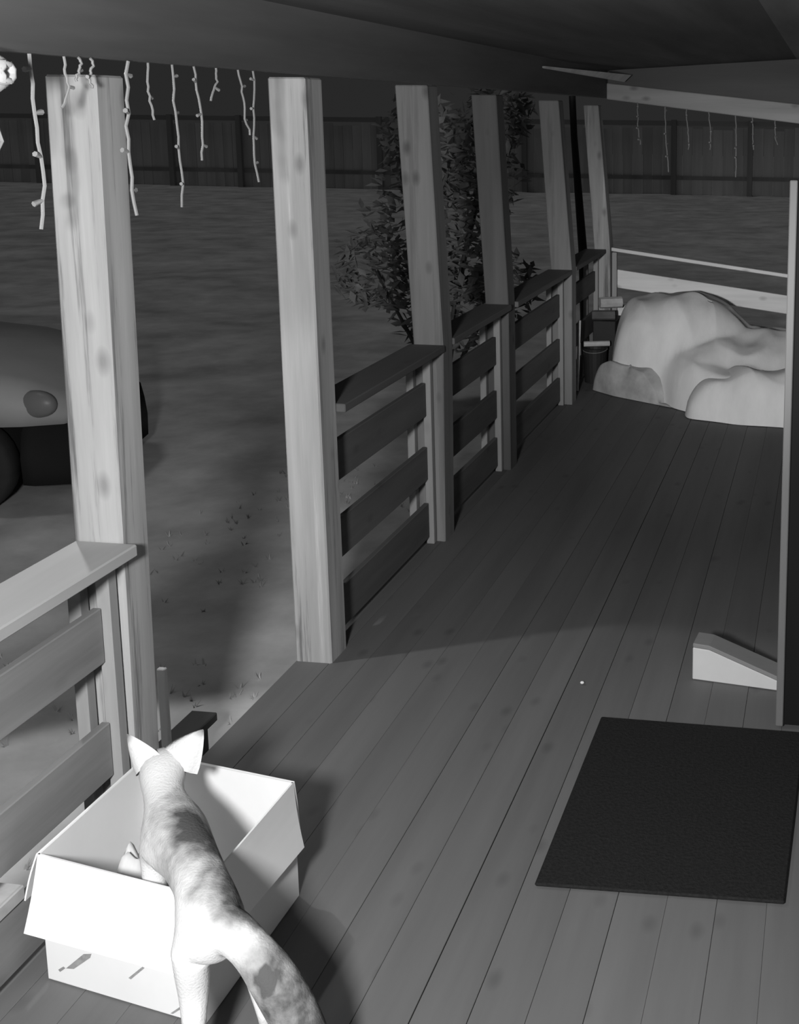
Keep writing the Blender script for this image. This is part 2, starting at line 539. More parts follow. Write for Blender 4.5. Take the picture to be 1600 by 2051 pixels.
# crumpled cloth lying in the box
V, Fc = [], []
nu, nv = 26, 14
for j in range(nv + 1):
    th = math.pi / 2 * j / nv
    for i in range(nu):
        ph = 2 * math.pi * i / nu
        d = Vector((math.cos(ph) * math.cos(th), math.sin(ph) * math.cos(th), math.sin(th)))
        r = 1 + 0.32 * noise.noise(d * 2.3) + 0.16 * noise.noise(d * 6 + Vector((4, 0, 0)))
        V.append((0.20 + 0.13 * d.x * r, -0.33 + 0.12 * d.y * r, 0.0045 + 0.235 * abs(d.z) * r))
for j in range(nv):
    for i in range(nu):
        Fc.append((j * nu + i, j * nu + (i + 1) % nu, (j + 1) * nu + (i + 1) % nu, (j + 1) * nu + i))
tag(mk('crumpled_cloth', V, Fc, M['tarp'], smooth=True), 'pale crumpled cloth lying inside the open cardboard box', 'cloth')

# ------------------------------------------------------------------ fox
def skin(joints, edges, root, levels=2):
    """one continuous surface grown from joints {name:(pos, rx, ry)}"""
    names = list(joints)
    me = bpy.data.meshes.new('skin')
    me.from_pydata([joints[n][0] for n in names], [(names.index(a), names.index(b)) for a, b in edges], [])
    o = bpy.data.objects.new('skin', me)
    COL.objects.link(o)
    md = o.modifiers.new('s', 'SKIN')
    md.use_smooth_shade = True
    for i, n in enumerate(names):
        sv = me.skin_vertices[0].data[i]
        r = joints[n][1]
        sv.radius = r if isinstance(r, tuple) else (r, r)
        sv.use_root = (n == root)
    sd = o.modifiers.new('d', 'SUBSURF')
    sd.levels = levels
    sd.render_levels = levels
    dg = bpy.context.evaluated_depsgraph_get()
    ev = o.evaluated_get(dg)
    res = bpy.data.meshes.new_from_object(ev)
    V = [v.co.copy() for v in res.vertices]
    Fc = [tuple(p.vertices) for p in res.polygons]
    bpy.data.objects.remove(o)
    return V, Fc


FOX = {
    'pelvis': ((0.615, -0.715, 0.385), 0.066),
    'loin': ((0.548, -0.640, 0.408), 0.062),
    'mid': ((0.468, -0.550, 0.418), 0.066),
    'chest': ((0.372, -0.455, 0.412), 0.070),
    'neck0': ((0.305, -0.375, 0.425), 0.054),
    'neck1': ((0.264, -0.322, 0.446), 0.050),
    'skull': ((0.232, -0.266, 0.464), 0.069),
    'face': ((0.205, -0.205, 0.440), 0.050),
    'snout': ((0.190, -0.150, 0.405), 0.022),
    'nose': ((0.180, -0.118, 0.388), 0.014),
    # brush
    'rump': ((0.650, -0.728, 0.388), 0.058),
    't1': ((0.695, -0.742, 0.372), 0.050),
    't2': ((0.738, -0.755, 0.340), 0.051),
    't3': ((0.790, -0.768, 0.275), 0.056),
    't4': ((0.836, -0.778, 0.200), 0.054),
    't5': ((0.874, -0.787, 0.125), 0.041),
    't6': ((0.898, -0.792, 0.078), 0.016),
    # left hind leg
    'hl_thigh': ((0.567, -0.742, 0.330), 0.048),
    'hl_knee': ((0.566, -0.738, 0.225), 0.034),
    'hl_hock': ((0.580, -0.775, 0.120), 0.021),
    'hl_paw': ((0.572, -0.752, 0.024), 0.017),
    'hl_toe': ((0.552, -0.712, 0.017), 0.016),
    # right hind leg
    'hr_thigh': ((0.640, -0.668, 0.315), 0.040),
    'hr_knee': ((0.640, -0.615, 0.225), 0.030),
    'hr_hock': ((0.690, -0.662, 0.125), 0.018),
    'hr_paw': ((0.668, -0.610, 0.024), 0.017),
    'hr_toe': ((0.648, -0.572, 0.017), 0.016),
    # left foreleg, inside the box
    'fl_sh': ((0.322, -0.470, 0.375), 0.040),
    'fl_elbow': ((0.330, -0.485, 0.270), 0.026),
    'fl_wrist': ((0.335, -0.478, 0.130), 0.018),
    'fl_paw': ((0.325, -0.455, 0.024), 0.018),
    # right foreleg
    'fr_sh': ((0.398, -0.405, 0.375), 0.040),
    'fr_elbow': ((0.405, -0.420, 0.270), 0.026),
    'fr_wrist': ((0.400, -0.405, 0.130), 0.018),
    'fr_paw': ((0.385, -0.380, 0.024), 0.018),
}
FE = [('pelvis', 'loin'), ('loin', 'mid'), ('mid', 'chest'), ('chest', 'neck0'), ('neck0', 'neck1'), ('neck1', 'skull'),
      ('skull', 'face'), ('face', 'snout'), ('snout', 'nose'),
      ('pelvis', 'rump'), ('rump', 't1'), ('t1', 't2'), ('t2', 't3'), ('t3', 't4'), ('t4', 't5'), ('t5', 't6'),
      ('pelvis', 'hl_thigh'), ('hl_thigh', 'hl_knee'), ('hl_knee', 'hl_hock'), ('hl_hock', 'hl_paw'), ('hl_paw', 'hl_toe'),
      ('pelvis', 'hr_thigh'), ('hr_thigh', 'hr_knee'), ('hr_knee', 'hr_hock'), ('hr_hock', 'hr_paw'), ('hr_paw', 'hr_toe'),
      ('chest', 'fl_sh'), ('fl_sh', 'fl_elbow'), ('fl_elbow', 'fl_wrist'), ('fl_wrist', 'fl_paw'),
      ('chest', 'fr_sh'), ('fr_sh', 'fr_elbow'), ('fr_elbow', 'fr_wrist'), ('fr_wrist', 'fr_paw')]


def fur(name, patches, light=0.74, dark=0.10):
    """coat colour from a vertex attribute (the markings) broken up by noise"""
    mt = bpy.data.materials.new(name)
    mt.use_nodes = True
    nt = mt.node_tree
    N, L = nt.nodes, nt.links
    b = N['Principled BSDF']
    b.inputs['Roughness'].default_value = 0.9
    b.inputs['Specular IOR Level'].default_value = 0.1
    at = N.new('ShaderNodeAttribute'); at.attribute_name = 'coat'
    tc = N.new('ShaderNodeTexCoord')
    n1 = N.new('ShaderNodeTexNoise'); n1.inputs['Scale'].default_value = 38; n1.inputs['Detail'].default_value = 4
    L.new(tc.outputs['Object'], n1.inputs['Vector'])
    ma = N.new('ShaderNodeMath'); ma.operation = 'MULTIPLY_ADD'; ma.inputs[1].default_value = 0.42
    L.new(n1.outputs['Fac'], ma.inputs[0])
    sb = N.new('ShaderNodeMath'); sb.operation = 'SUBTRACT'; sb.inputs[1].default_value = 0.21
    L.new(at.outputs['Fac'], sb.inputs[0])
    L.new(sb.outputs[0], ma.inputs[2])
    cr = N.new('ShaderNodeValToRGB')
    cr.color_ramp.elements[0].position = 0.15; cr.color_ramp.elements[0].color = (light, light, light, 1)
    cr.color_ramp.elements[1].position = 0.75; cr.color_ramp.elements[1].color = (dark, dark, dark, 1)
    L.new(ma.outputs[0], cr.inputs[0])
    L.new(cr.outputs[0], b.inputs['Base Color'])
    n2 = N.new('ShaderNodeTexNoise'); n2.inputs['Scale'].default_value = 160
    L.new(tc.outputs['Object'], n2.inputs['Vector'])
    bp = N.new('ShaderNodeBump'); bp.inputs['Strength'].default_value = 0.4; bp.inputs['Distance'].default_value = 0.004
    L.new(n2.outputs['Fac'], bp.inputs['Height']); L.new(bp.outputs[0], b.inputs['Normal'])
    return mt


def coat(o, patches):
    me = o.data
    a = me.attributes.new('coat', 'FLOAT', 'POINT')
    off = wloc(o)
    for i, v in enumerate(me.vertices):
        p = v.co + off
        s = 0.0
        for c, r, k in patches:
            d = (p - Vector(c)).length / r
            s = max(s, k * max(0.0, min(1.0, 1.6 - 1.3 * d)))
        a.data[i].value = s


fox = thing('fox', (0.5, -0.55, 0.0), 'slender pale fox seen from behind, leaning into the cardboard box', 'fox')
V, Fc = skin(FOX, FE, 'pelvis')
nb_ = [set() for _ in V]
for f in Fc:
    for i in range(len(f)):
        nb_[f[i]].update((f[i - 1], f[(i + 1) % len(f)]))
RC = Vector((0.672, -0.735, 0.395))
for _ in range(5):                     # ease the joint of brush and rump
    W_ = [max(0.0, min(1.0, 1.7 - (v - RC).length / 0.075)) for v in V]
    V = [v.lerp(sum((V[j] for j in nb_[i]), Vector()) / len(nb_[i]), 0.5 * W_[i]) if W_[i] > 0 else v for i, v in enumerate(V)]
body = mk('body', V, Fc, fur('fox_fur', None), fox, smooth=True)
BACK = [((0.465, -0.520, 0.480), 0.075, 0.92), ((0.420, -0.470, 0.480), 0.055, 0.85), ((0.52, -0.565, 0.460), 0.060, 0.72), ((0.575, -0.625, 0.455), 0.05, 0.68),
        ((0.555, -0.69, 0.455), 0.040, 0.55), ((0.625, -0.660, 0.440), 0.06, 0.75), ((0.340, -0.385, 0.480), 0.035, 0.45), ((0.665, -0.70, 0.43), 0.075, 0.74),
        ((0.48, -0.56, 0.43), 0.13, 0.42), ((0.37, -0.45, 0.44), 0.10, 0.36), ((0.60, -0.66, 0.43), 0.09, 0.46),
        ((0.700, -0.700, 0.40), 0.06, 0.72), ((0.755, -0.755, 0.33), 0.085, 0.66), ((0.80, -0.772, 0.27), 0.11, 0.70), ((0.84, -0.78, 0.20), 0.12, 0.72), ((0.885, -0.79, 0.10), 0.10, 0.70),
        ((0.772, -0.800, 0.335), 0.030, 1.15), ((0.190, -0.13, 0.40), 0.03, 0.4)]
coat(body, BACK)
def ear(base, tip, wid, fdir):
    """a hollow triangular ear: outer shell curved round its opening, which faces fdir"""
    base, tip, fdir = Vector(base), Vector(tip), Vector(fdir).normalized()
    ax = tip - base
    side = ax.cross(fdir).normalized()
    fd2 = side.cross(ax).normalized()
    V, Fc = [], []
    nu, nv = 9, 7
    for s, sc in ((0, 1.0), (1, 0.82)):
        for j in range(nv):
            v = j / (nv - 1)
            wv = wid * (1 - v ** 1.25) ** 0.9 * sc + 0.0015
            for i in range(nu):
                t = (i / (nu - 1) - 0.5) * 2
                V.append(base + ax * (v * (1.0 if s == 0 else 0.97)) + side * (t * wv) - fd2 * (0.55 * wv * (1 - t * t)) * (1 if s == 0 else 0.8))
    for s in (0, 1):
        o = s * nu * nv
        for j in range(nv - 1):
            for i in range(nu - 1):
                f = (o + j * nu + i, o + j * nu + i + 1, o + (j + 1) * nu + i + 1, o + (j + 1) * nu + i)
                Fc.append(f if s else f[::-1])
    o = nu * nv
    for j in range(nv - 1):
        for i in (0, nu - 1):
            a, b2 = j * nu + i, (j + 1) * nu + i
            Fc.append((a, b2, b2 + o, a + o))
    return V, Fc


fm = fur('fox_ear_fur', None, 0.74, 0.2)
for bs, tp, fdv in (((0.196, -0.268, 0.472), (0.130, -0.250, 0.545), (-0.30, 0.6, 0.45)), ((0.272, -0.245, 0.480), (0.336, -0.238, 0.568), (0.35, 0.7, 0.4))):
    V, Fc = ear(bs, tp, 0.055, fdv)
    e = mk('ear', V, Fc, fm, fox, smooth=True)
    coat(e, [(tp, 0.022, 0.9)])


def ball(c, r, n=10, sc=(1, 1, 1)):
    V, Fc = [], []
    for j in range(n + 1):
        th = math.pi * j / n
        for i in range(n):
            ph = 2 * math.pi * i / n
            V.append((c[0] + r * sc[0] * math.sin(th) * math.cos(ph), c[1] + r * sc[1] * math.sin(th) * math.sin(ph), c[2] + r * sc[2] * math.cos(th)))
    for j in range(n):
        for i in range(n):
            Fc.append((j * n + i, (j + 1) * n + i, (j + 1) * n + (i + 1) % n, j * n + (i + 1) % n))
    return V, Fc


V, Fc = ball((0.177, -0.108, 0.387), 0.011)
mk('nose', V, Fc, M['nose'], fox, smooth=True)
for p in ((0.172, -0.185, 0.455), (0.236, -0.168, 0.457)):
    V, Fc = ball(p, 0.009)
    mk('eye', V, Fc, M['nose'], fox, smooth=True)

# ------------------------------------------------------------------ door mat and wedge
mt_ = [(1.137, 0.045, 0.001), (1.838, 0.065, 0.001), (1.872, 1.0, 0.001), (1.143, 1.005, 0.001)]
t = hexa('door_mat', mt_ + [(x, y, 0.012) for x, y, z in mt_], M['mat_rubber'], bevel=0.004)
tag(t, 'plain black rectangular door mat on the deck in front of the open door', 'mat')
t = thing('wedge_block', (1.6, 1.4, 0.0), 'pale block with a sloping top on the deck behind the dark door', 'block')
wp = [(1.432, 1.36), (1.86, 1.30), (1.875, 1.42), (1.447, 1.455)]
prof = [(1.432, 0.130), (1.495, 0.128), (1.77, 0.036), (1.84, 0.016)]


def wedge(z0f, z1f, mt, name):
    V, Fc = [], []
    for (x, z) in prof:
        y0 = 1.36 - 0.14 * (x - 1.432)
        V += [(x, y0, z0f(z)), (x, y0, z1f(z)), (x + 0.012, y0 + 0.10, z1f(z) + 0.004), (x + 0.012, y0 + 0.10, z0f(z))]
    n = len(prof)
    for i in range(n - 1):
        a = 4 * i
        for j in range(4):
            Fc.append((a + j, a + (j + 1) % 4, a + 4 + (j + 1) % 4, a + 4 + j))
    Fc += [(3, 2, 1, 0), (4 * n - 4, 4 * n - 3, 4 * n - 2, 4 * n - 1)]
    bm_ = mk(name, V, Fc, mt, t, bevel=0.003)


wedge(lambda z: 0.001, lambda z: z, M['wedge'], 'body')
wedge(lambda z: z + 0.0015, lambda z: z + 0.018, M['wedge_top'], 'top_board')

# ------------------------------------------------------------------ cloth heap at the far end
def heap(name, poly, cen, hfun, mt, na, nr, ramp, seed, parent):
    """cloth over a heap: rings from the centre out to the outline poly"""
    cx, cy = cen
    per = [0.0]
    n = len(poly)
    for i in range(n):
        per.append(per[-1] + math.dist(poly[i], poly[(i + 1) % n]))

    def outline(t):
        d = t * per[-1]
        for i in range(n):
            if d <= per[i + 1]:
                u = (d - per[i]) / (per[i + 1] - per[i])
                return lerp(poly[i][0], poly[(i + 1) % n][0], u), lerp(poly[i][1], poly[(i + 1) % n][1], u)
        return poly[0]

    ring = [outline((i + 0.5) / na) for i in range(na)]
    for _ in range(3):
        ring = [tuple((ring[i - 1][c] + 2 * ring[i][c] + ring[(i + 1) % na][c]) / 4 for c in (0, 1)) for i in range(na)]
    V, Fc = [], []
    for j in range(1, nr + 1):
        u = j / nr
        for i in range(na):
            px, py = ring[i]
            wob = 1 + 0.05 * noise.noise(Vector((px * 4, py * 4, seed + 9))) * u
            x, y = lerp(cx, px, u * wob), lerp(cy, py, u * wob)
            d = (1 - u) * math.dist((cx, cy), (px, py))
            r = max(0.0, min(1.0, d / ramp))
            r = math.sqrt(1 - (1 - r) ** 2)
            z = hfun(x, y) * r
            f = noise.noise(Vector((x * 2.6 + y * 1.2, y * 1.6 - x, seed)))
            z += (0.25 + 0.75 * r) * r * (0.045 * (1 - abs(f) * 2) + 0.022 * noise.noise(Vector((x * 7, y * 5, seed + 4))))
            V.append((x, y, max(0.004, z)))
    V.append((cx, cy, hfun(cx, cy) + 0.02))
    for j in range(nr - 1):
        for i in range(na):
            Fc.append((j * na + i, (j + 1) * na + i, (j + 1) * na + (i + 1) % na, j * na + (i + 1) % na))
    for i in range(na):
        Fc.append((len(V) - 1, i, (i + 1) % na))
    return mk(name, V, Fc, mt, parent, smooth=True)


def hump(x, y, cx, cy, rx, ry, p=3.0):
    d = (abs((x - cx) / rx) ** p + abs((y - cy) / ry) ** p)
    return max(0.0, 1 - d) ** 0.5


def H1(x, y):
    a = 0.72 * hump(x, y, 0.66, 6.40, 0.66, 0.56, 2.6)
    b = 0.46 * hump(x, y, 1.40, 6.30, 0.90, 0.70, 2.6)
    c = 0.34 * hump(x, y, 1.30, 5.85, 1.0, 0.66, 2.4)
    return (a ** 3 + b ** 3 + c ** 3) ** (1 / 3) * 0.97


heap_ = thing('draped_cloth', (1.1, 6.1, 0.0), 'big rumpled pale cloth draped over a heap against the end railing', 'cloth')
heap('main_sheet', [(0.24, 6.02), (0.62, 5.84), (0.98, 5.46), (1.3, 5.30), (2.05, 5.24), (2.1, 6.88), (0.26, 6.90), (0.20, 6.4)], (1.0, 6.2), H1, M['tarp'], 150, 60, 0.14, 2.0, heap_)
sk = heap('lower_fold', [(0.07, 6.12), (0.30, 5.92), (0.60, 5.74), (0.80, 5.62), (0.72, 5.90), (0.45, 6.06), (0.20, 6.24)], (0.42, 5.95),
          lambda x, y: 0.24 * hump(x, y, 0.44, 6.0, 0.48, 0.34, 1.6), M['sack'], 90, 24, 0.10, 9.0, heap_)
sk['label'] = 'greyer crumpled corner at the left foot'
heap('front_fold', [(0.90, 5.50), (0.95, 5.34), (1.3, 5.22), (2.0, 5.16), (2.05, 5.62), (1.3, 5.76), (1.0, 5.74)], (1.45, 5.48),
     lambda x, y: 0.33 * hump(x, y, 1.5, 5.52, 0.80, 0.44, 1.9), M['tarp'], 110, 34, 0.2, 14.0, heap_)

# dark clutter in the corner, left of the cloth heap
t = thing('dark_bucket', (0.05, 6.42, 0.0), 'black bucket in the corner left of the cloth heap', 'bucket')
V, Fc = [], []
n = 20
pr = [(0.085, 0.0), (0.10, 0.28), (0.105, 0.285), (0.098, 0.285), (0.08, 0.02)]
for r, z in pr:
    for i in range(n):
        V.append((0.05 + r * math.cos(2 * math.pi * i / n), 6.42 + r * math.sin(2 * math.pi * i / n), z))
for j in range(len(pr) - 1):
    for i in range(n):
        Fc.append((j * n + i, j * n + (i + 1) % n, (j + 1) * n + (i + 1) % n, (j + 1) * n + i))
Fc.append(tuple(range(n - 1, -1, -1)))
Fc.append(tuple((len(pr) - 1) * n + i for i in range(n)))
mk('pail', V, Fc, M['dark'], t, smooth=False)
V, Fc = tube([(0.05 + 0.102 * math.cos(a), 6.42 - 0.11 * math.sin(a), 0.275 - 0.02 * math.sin(a)) for a in [math.pi * i / 10 for i in range(11)]], 0.004, 6)
mk('handle', V, Fc, M['rim'], t)


def stick(name, p, q, w, mt, label, cat):
    V, Fc = tube([p, q], w, 8)
    return tag(mk(name, V, Fc, mt), label, cat, 'clutter in the far corner')


tag(box('dark_crate', -0.005, 0.185, 6.60, 6.90, 0.002, 0.47, M['dark'], bevel=0.006), 'black crate standing behind the bucket in the far corner', 'crate')
stick('firewood_log', (-0.015, 6.62, 0.512), (0.17, 6.66, 0.512), 0.04, M['bark'], 'dark log lying on top of the black crate', 'log')
stick('wooden_billet', (0.03, 6.72, 0.60), (0.20, 6.80, 0.60), 0.047, M['pale_wood'], 'pale wood billet stacked above the dark log', 'log')
stick('wooden_peg', (-0.04, 6.40, 0.310), (0.16, 6.47, 0.310), 0.022, M['pale_wood'], 'pale short stick lying across the black bucket', 'stick')
stick('cut_stick', (-0.02, 6.05, 0.005), (-0.005, 6.08, 0.56), 0.012, M['pale_wood'], 'thin stick leaning near the fifth post by the bucket', 'stick')

# ------------------------------------------------------------------ icicle lights
def strand(base, bottom, seed, label, group, branch=0.02, rad=0.0045, amp=0.012, cm='cord'):
    rr = random.Random(seed)
    n = 12
    pts = []
    for i in range(n + 1):
        u = i / n
        a = amp * math.sin(u * 5 + seed) * u + rr.uniform(-0.35, 0.35) * amp
        pts.append(Vector((lerp(base[0], bottom[0], u) + a * 0.4, lerp(base[1], bottom[1], u) + a, lerp(base[2], bottom[2], u))))
    V, Fc = tube(pts, rad, 6)
    t = thing('icicle_light_strand', base, label, 'string light', group)
    mk('cord', V, Fc, M[cm], t)
    L_ = (Vector(base) - Vector(bottom)).length
    nb = max(1, int(L_ / 0.085))
    for j in range(nb):
        u = (j + 0.6) / nb
        p = pts[int(u * n)]
        s = rr.choice((-1, 1))
        q = p + Vector((rr.uniform(-0.3, 0.3) * branch, s * branch, rr.uniform(-0.5, 0.5) * branch))
        V, Fc = tube([p, q], [rad * 1.0, rad * 1.5], 6)
        mk('bulb', V, Fc, M[cm], t)
    return t


HZ = 2.273
SL = [(-0.302, -0.300, 1.865, 'long light strand hanging left of the thick front post'),
      (-0.175, -0.175, 2.15, 'short light strand over the left edge of the thick front post'),
      (-0.116, -0.114, 2.215, 'stub of light strand over the middle of the thick front post'),
      (-0.065, -0.068, 2.20, 'curled short light strand over the right edge of the thick front post'),
      (0.089, 0.067, 1.867, 'long light strand hanging just right of the thick front post'),
      (0.191, 0.183, 2.12, 'short light strand, second right of the thick front post'),
      (0.310, 0.317, 1.871, 'long light strand, third right of the thick front post'),
      (0.432, 0.460, 2.00, 'light strand with a bent tip, fourth right of the thick front post'),
      (0.554, 0.540, 2.175, 'short faint light strand, fifth right of the thick front post'),
      (0.687, 0.760, 2.07, 'slanting faint light strand, sixth right of the thick front post'),
      (0.797, 0.778, 1.918, 'long faint light strand nearest the left side of the second post')]
for i, (ya, yb, zb, lab) in enumerate(SL):
    strand((0.047, ya, HZ), (0.047, yb, zb), 11 + i, lab, 'icicle lights along the front header', 0.024 if i in (0, 4) else 0.018, rad=0.0046 if i in (0, 4) else 0.0034, cm='cord' if i < 5 else 'cord_dim')
for i, (x, z) in enumerate([(0.306, 1.898), (0.536, 1.677), (0.712, 1.863), (0.897, 1.865), (1.114, 1.646), (1.252, 1.87), (1.433, 1.913)]):
    zt = 2.395 - 0.115 - 0.118 * (x - 0.05)
    strand((x, 6.925, zt - 0.012), (x + 0.02, 6.925, z), 40 + i, 'faint light strand hanging from the far end beam, %s from the corner post' % ('first second third fourth fifth sixth seventh'.split()[i]),
           'icicle lights along the far end beam', 0.03, rad=0.005, amp=0.02, cm='cord_dim')

# white frilly ornament under the header
t = thing('ribbon_rosette', (0.07, -0.475, 2.225), 'white frilly ribbon rosette hanging under the header at the corner', 'ornament')
for ring, (nr, rr_, tilt) in enumerate(((8, 0.050, 0.2), (6, 0.035, 0.7))):
    for i in range(nr):
        a = 2 * math.pi * i / nr + ring * 0.4
        c = Vector((0.07, -0.475, 2.225))
        d = Vector((0.25 * tilt, math.cos(a), math.sin(a))).normalized()
        sd_ = d.cross(Vector((1, 0, 0))).normalized()
        V, Fc = [], []
        for q in range(6):
            u = q / 5
            wv = 0.018 * math.sin(math.pi * (0.15 + 0.8 * u))
            cc = c + d * (rr_ * u) + Vector((0.035 * math.sin(math.pi * u) * (0.6 + tilt), 0, 0))
            for s in (-1, 0, 1):
                V.append(cc + sd_ * (s * wv) + Vector((0.006 * (1 - abs(s)), 0, 0)))
        for q in range(5):
            for s in (0, 1):
                b0 = q * 3 + s
                Fc.append((b0, b0 + 1, b0 + 4, b0 + 3))
        mk('petal', V, Fc, M['ribbon'], t, smooth=True)
V, Fc = tube([(0.07, -0.470, 2.20), (0.07, -0.475, 2.15), (0.07, -0.462, 2.10), (0.07, -0.452, 2.075), (0.07, -0.470, 2.055), (0.07, -0.50, 2.04)], 0.005, 6)
mk('tail_cord', V, Fc, M['cord'], t)
V, Fc = tube([(0.06, -0.475, 2.225), (0.05, -0.475, 2.274)], 0.003, 6)
mk('hanging_wire', V, Fc, M['cord'], t)

# ------------------------------------------------------------------ car in the yard
def rot2(p, o, a):
    dx, dy = p[0] - o[0], p[1] - o[1]
    return (o[0] + dx * math.cos(a) - dy * math.sin(a), o[1] + dx * math.sin(a) + dy * math.cos(a), p[2])


CO = (-3.24, 3.45)          # pivot: near front wheel
CA = math.radians(15)
GZ = -0.31
car = thing('car', (-4.4, 4.3, GZ), 'grey car with a black bumper parked in the yard behind the front post', 'car')


def cp(s, l, z):
    """s: distance behind the nose, l: across (0 = near side), z above ground -> world"""
    return rot2((CO[0] + 0.70 - s, CO[1] - 0.08 + l, GZ + z), CO, CA)


def loft(sections, name, mt, closed=True):
    V, Fc = [], []
    n = len(sections[0])
    for sct in sections:
        V += sct
    for j in range(len(sections) - 1):
        for i in range(n):
            Fc.append((j * n + i, j * n + (i + 1) % n, (j + 1) * n + (i + 1) % n, (j + 1) * n + i))
    Fc.append(tuple(range(n)))
    Fc.append(tuple((len(sections) - 1) * n + i for i in range(n - 1, -1, -1)))
    return mk(name, V, Fc, mt, car, smooth=True)


W = 1.66


def sec(s, inset, zb, zt, crown):
    a, b = inset, W - inset
    return [cp(s, a, zb), cp(s, a - 0.015, lerp(zb, zt, 0.45)), cp(s, a + 0.03, lerp(zb, zt, 0.85)), cp(s, a + 0.14, zt), cp(s, W / 2, zt + crown),
            cp(s, b - 0.14, zt), cp(s, b - 0.03, lerp(zb, zt, 0.85)), cp(s, b + 0.015, lerp(zb, zt, 0.45)), cp(s, b, zb)]


loft([sec(0.06, 0.30, 0.55, 0.66, 0.02), sec(0.14, 0.14, 0.55, 0.72, 0.03), sec(0.35, 0.05, 0.56, 0.83, 0.04), sec(0.7, 0.01, 0.57, 0.92, 0.04), sec(1.15, 0, 0.58, 0.98, 0.05),
      sec(1.5, 0, 0.50, 1.0, 0.03), sec(2.6, 0, 0.45, 1.0, 0.02), sec(3.4, 0.02, 0.5, 1.0, 0.02), sec(3.9, 0.10, 0.55, 0.93, 0.02)], 'body', M['car'])
loft([sec(0.0, 0.36, 0.17, 0.50, 0.0), sec(0.09, 0.13, 0.17, 0.56, 0.0), sec(0.3, 0.04, 0.19, 0.57, 0.0), sec(0.36, 0.03, 0.20, 0.58, 0.0), sec(0.40, 0.25, 0.22, 0.58, 0.0),
      sec(1.04, 0.25, 0.22, 0.59, 0.0), sec(1.08, 0.03, 0.20, 0.59, 0.0), sec(3.0, 0.03, 0.20, 0.55, 0.0), sec(3.95, 0.12, 0.25, 0.58, 0.0)], 'bumper', M['car_black'])


def cab(s, inset, z):
    return [cp(s, inset, z), cp(s, W - inset, z)]


V = []
for s, ins, z in ((1.2, 0.10, 1.0), (1.75, 0.22, 1.40), (2.9, 0.22, 1.42), (3.6, 0.12, 1.0)):
    V += cab(s, ins, z)
mk('windows', V, [(0, 1, 3, 2), (4, 5, 7, 6), (0, 2, 4, 6), (1, 7, 5, 3), (0, 6, 7, 1), (2, 3, 5, 4)], M['glass'], car, bevel=0.02)
V = []
for s, ins, z in ((1.70, 0.20, 1.395), (1.80, 0.2, 1.43), (2.85, 0.2, 1.45), (2.95, 0.20, 1.41)):
    V += cab(s, ins, z)
mk('roof_panel', V, [(0, 1, 3, 2), (2, 3, 5, 4), (4, 5, 7, 6), (0, 6, 7, 1), (0, 2, 4, 6), (1, 7, 5, 3)], M['car'], car, bevel=0.008)
V, Fc = ball((0, 0, 0), 1, 12)
c0 = Vector(cp(0.27, 0.085, 0.70))
for l0 in (0.095, W - 0.095):
    c0 = Vector(cp(0.27, l0, 0.69))
    mk('headlight', [c0 + Vector((v[0] * 0.13, v[1] * 0.06, v[2] * 0.085)) for v in V], Fc, M['lens'], car, smooth=True)


def wheel(s, l):
    c = Vector(cp(s, l, 0.305))
    ax = (Vector(cp(s, l + 1, 0.305)) - c).normalized()
    u = Vector((0, 0, 1)); v = ax.cross(u)
    V, Fc = [], []
    n = 28
    pr_ = [(0.19, -0.06), (0.20, -0.085), (0.28, -0.09), (0.303, -0.06), (0.303, 0.06), (0.28, 0.09), (0.2, 0.085)]
    for r, o in pr_:
        for i in range(n):
            t = 2 * math.pi * i / n
            V.append(c + ax * o + u * (r * math.cos(t)) + v * (r * math.sin(t)))
    for j in range(len(pr_) - 1):
        for i in range(n):
            Fc.append((j * n + i, j * n + (i + 1) % n, (j + 1) * n + (i + 1) % n, (j + 1) * n + i))
    ty = mk('wheel', V, Fc, M['tyre'], car, smooth=True)
    V, Fc = [], []
    pr_ = [(0.19, -0.06), (0.17, -0.05), (0.06, -0.065), (0.05, -0.08), (0.02, -0.08)]
    for r, o in pr_:
        for i in range(n):
            t = 2 * math.pi * i / n
            V.append(c + ax * o * (1 if l < 0.8 else -1) + u * (r * math.cos(t)) + v * (r * math.sin(t)))
    for j in range(len(pr_) - 1):
        for i in range(n):
            Fc.append((j * n + i, j * n + (i + 1) % n, (j + 1) * n + (i + 1) % n, (j + 1) * n + i))
    Fc.append(tuple((len(pr_) - 1) * n + i for i in range(n)))
    mk('hub_cap', V, Fc, M['rim'], ty)


for s, l in ((0.72, 0.10), (0.72, W - 0.10), (3.2, 0.10), (3.2, W - 0.10)):
    wheel(s, l)

# ------------------------------------------------------------------ yard: fence, shrub, pole, grass
fence = thing('yard_fence', (-12, 34.0, -0.3), 'dark board fence with a pale top rail along the far edge of the yard', 'fence')
x = -27.0
i = 0
while x < 6.0:
    d = R0.uniform(-0.06, 0.06)
    dy = R0.uniform(-0.012, 0.012)
    box('fence_board', x, x + 0.30, 34.0 + dy, 34.03 + dy, -0.35, 1.72 + d, M['fence'], fence, 0)
    x += 0.312
x = -26.5
while x < 6:
    box('fence_post', x, x + 0.16, 33.80, 33.93, -0.36, 1.98, M['fence_dark'], fence, 0)
    x += 2.35
box('top_rail', -27, 6, 33.93, 33.975, 1.80, 1.95, M['fence_rail'], fence, 0)
box('lower_rail', -27, 6, 33.93, 33.975, 0.15, 0.27, M['fence_dark'], fence, 0)

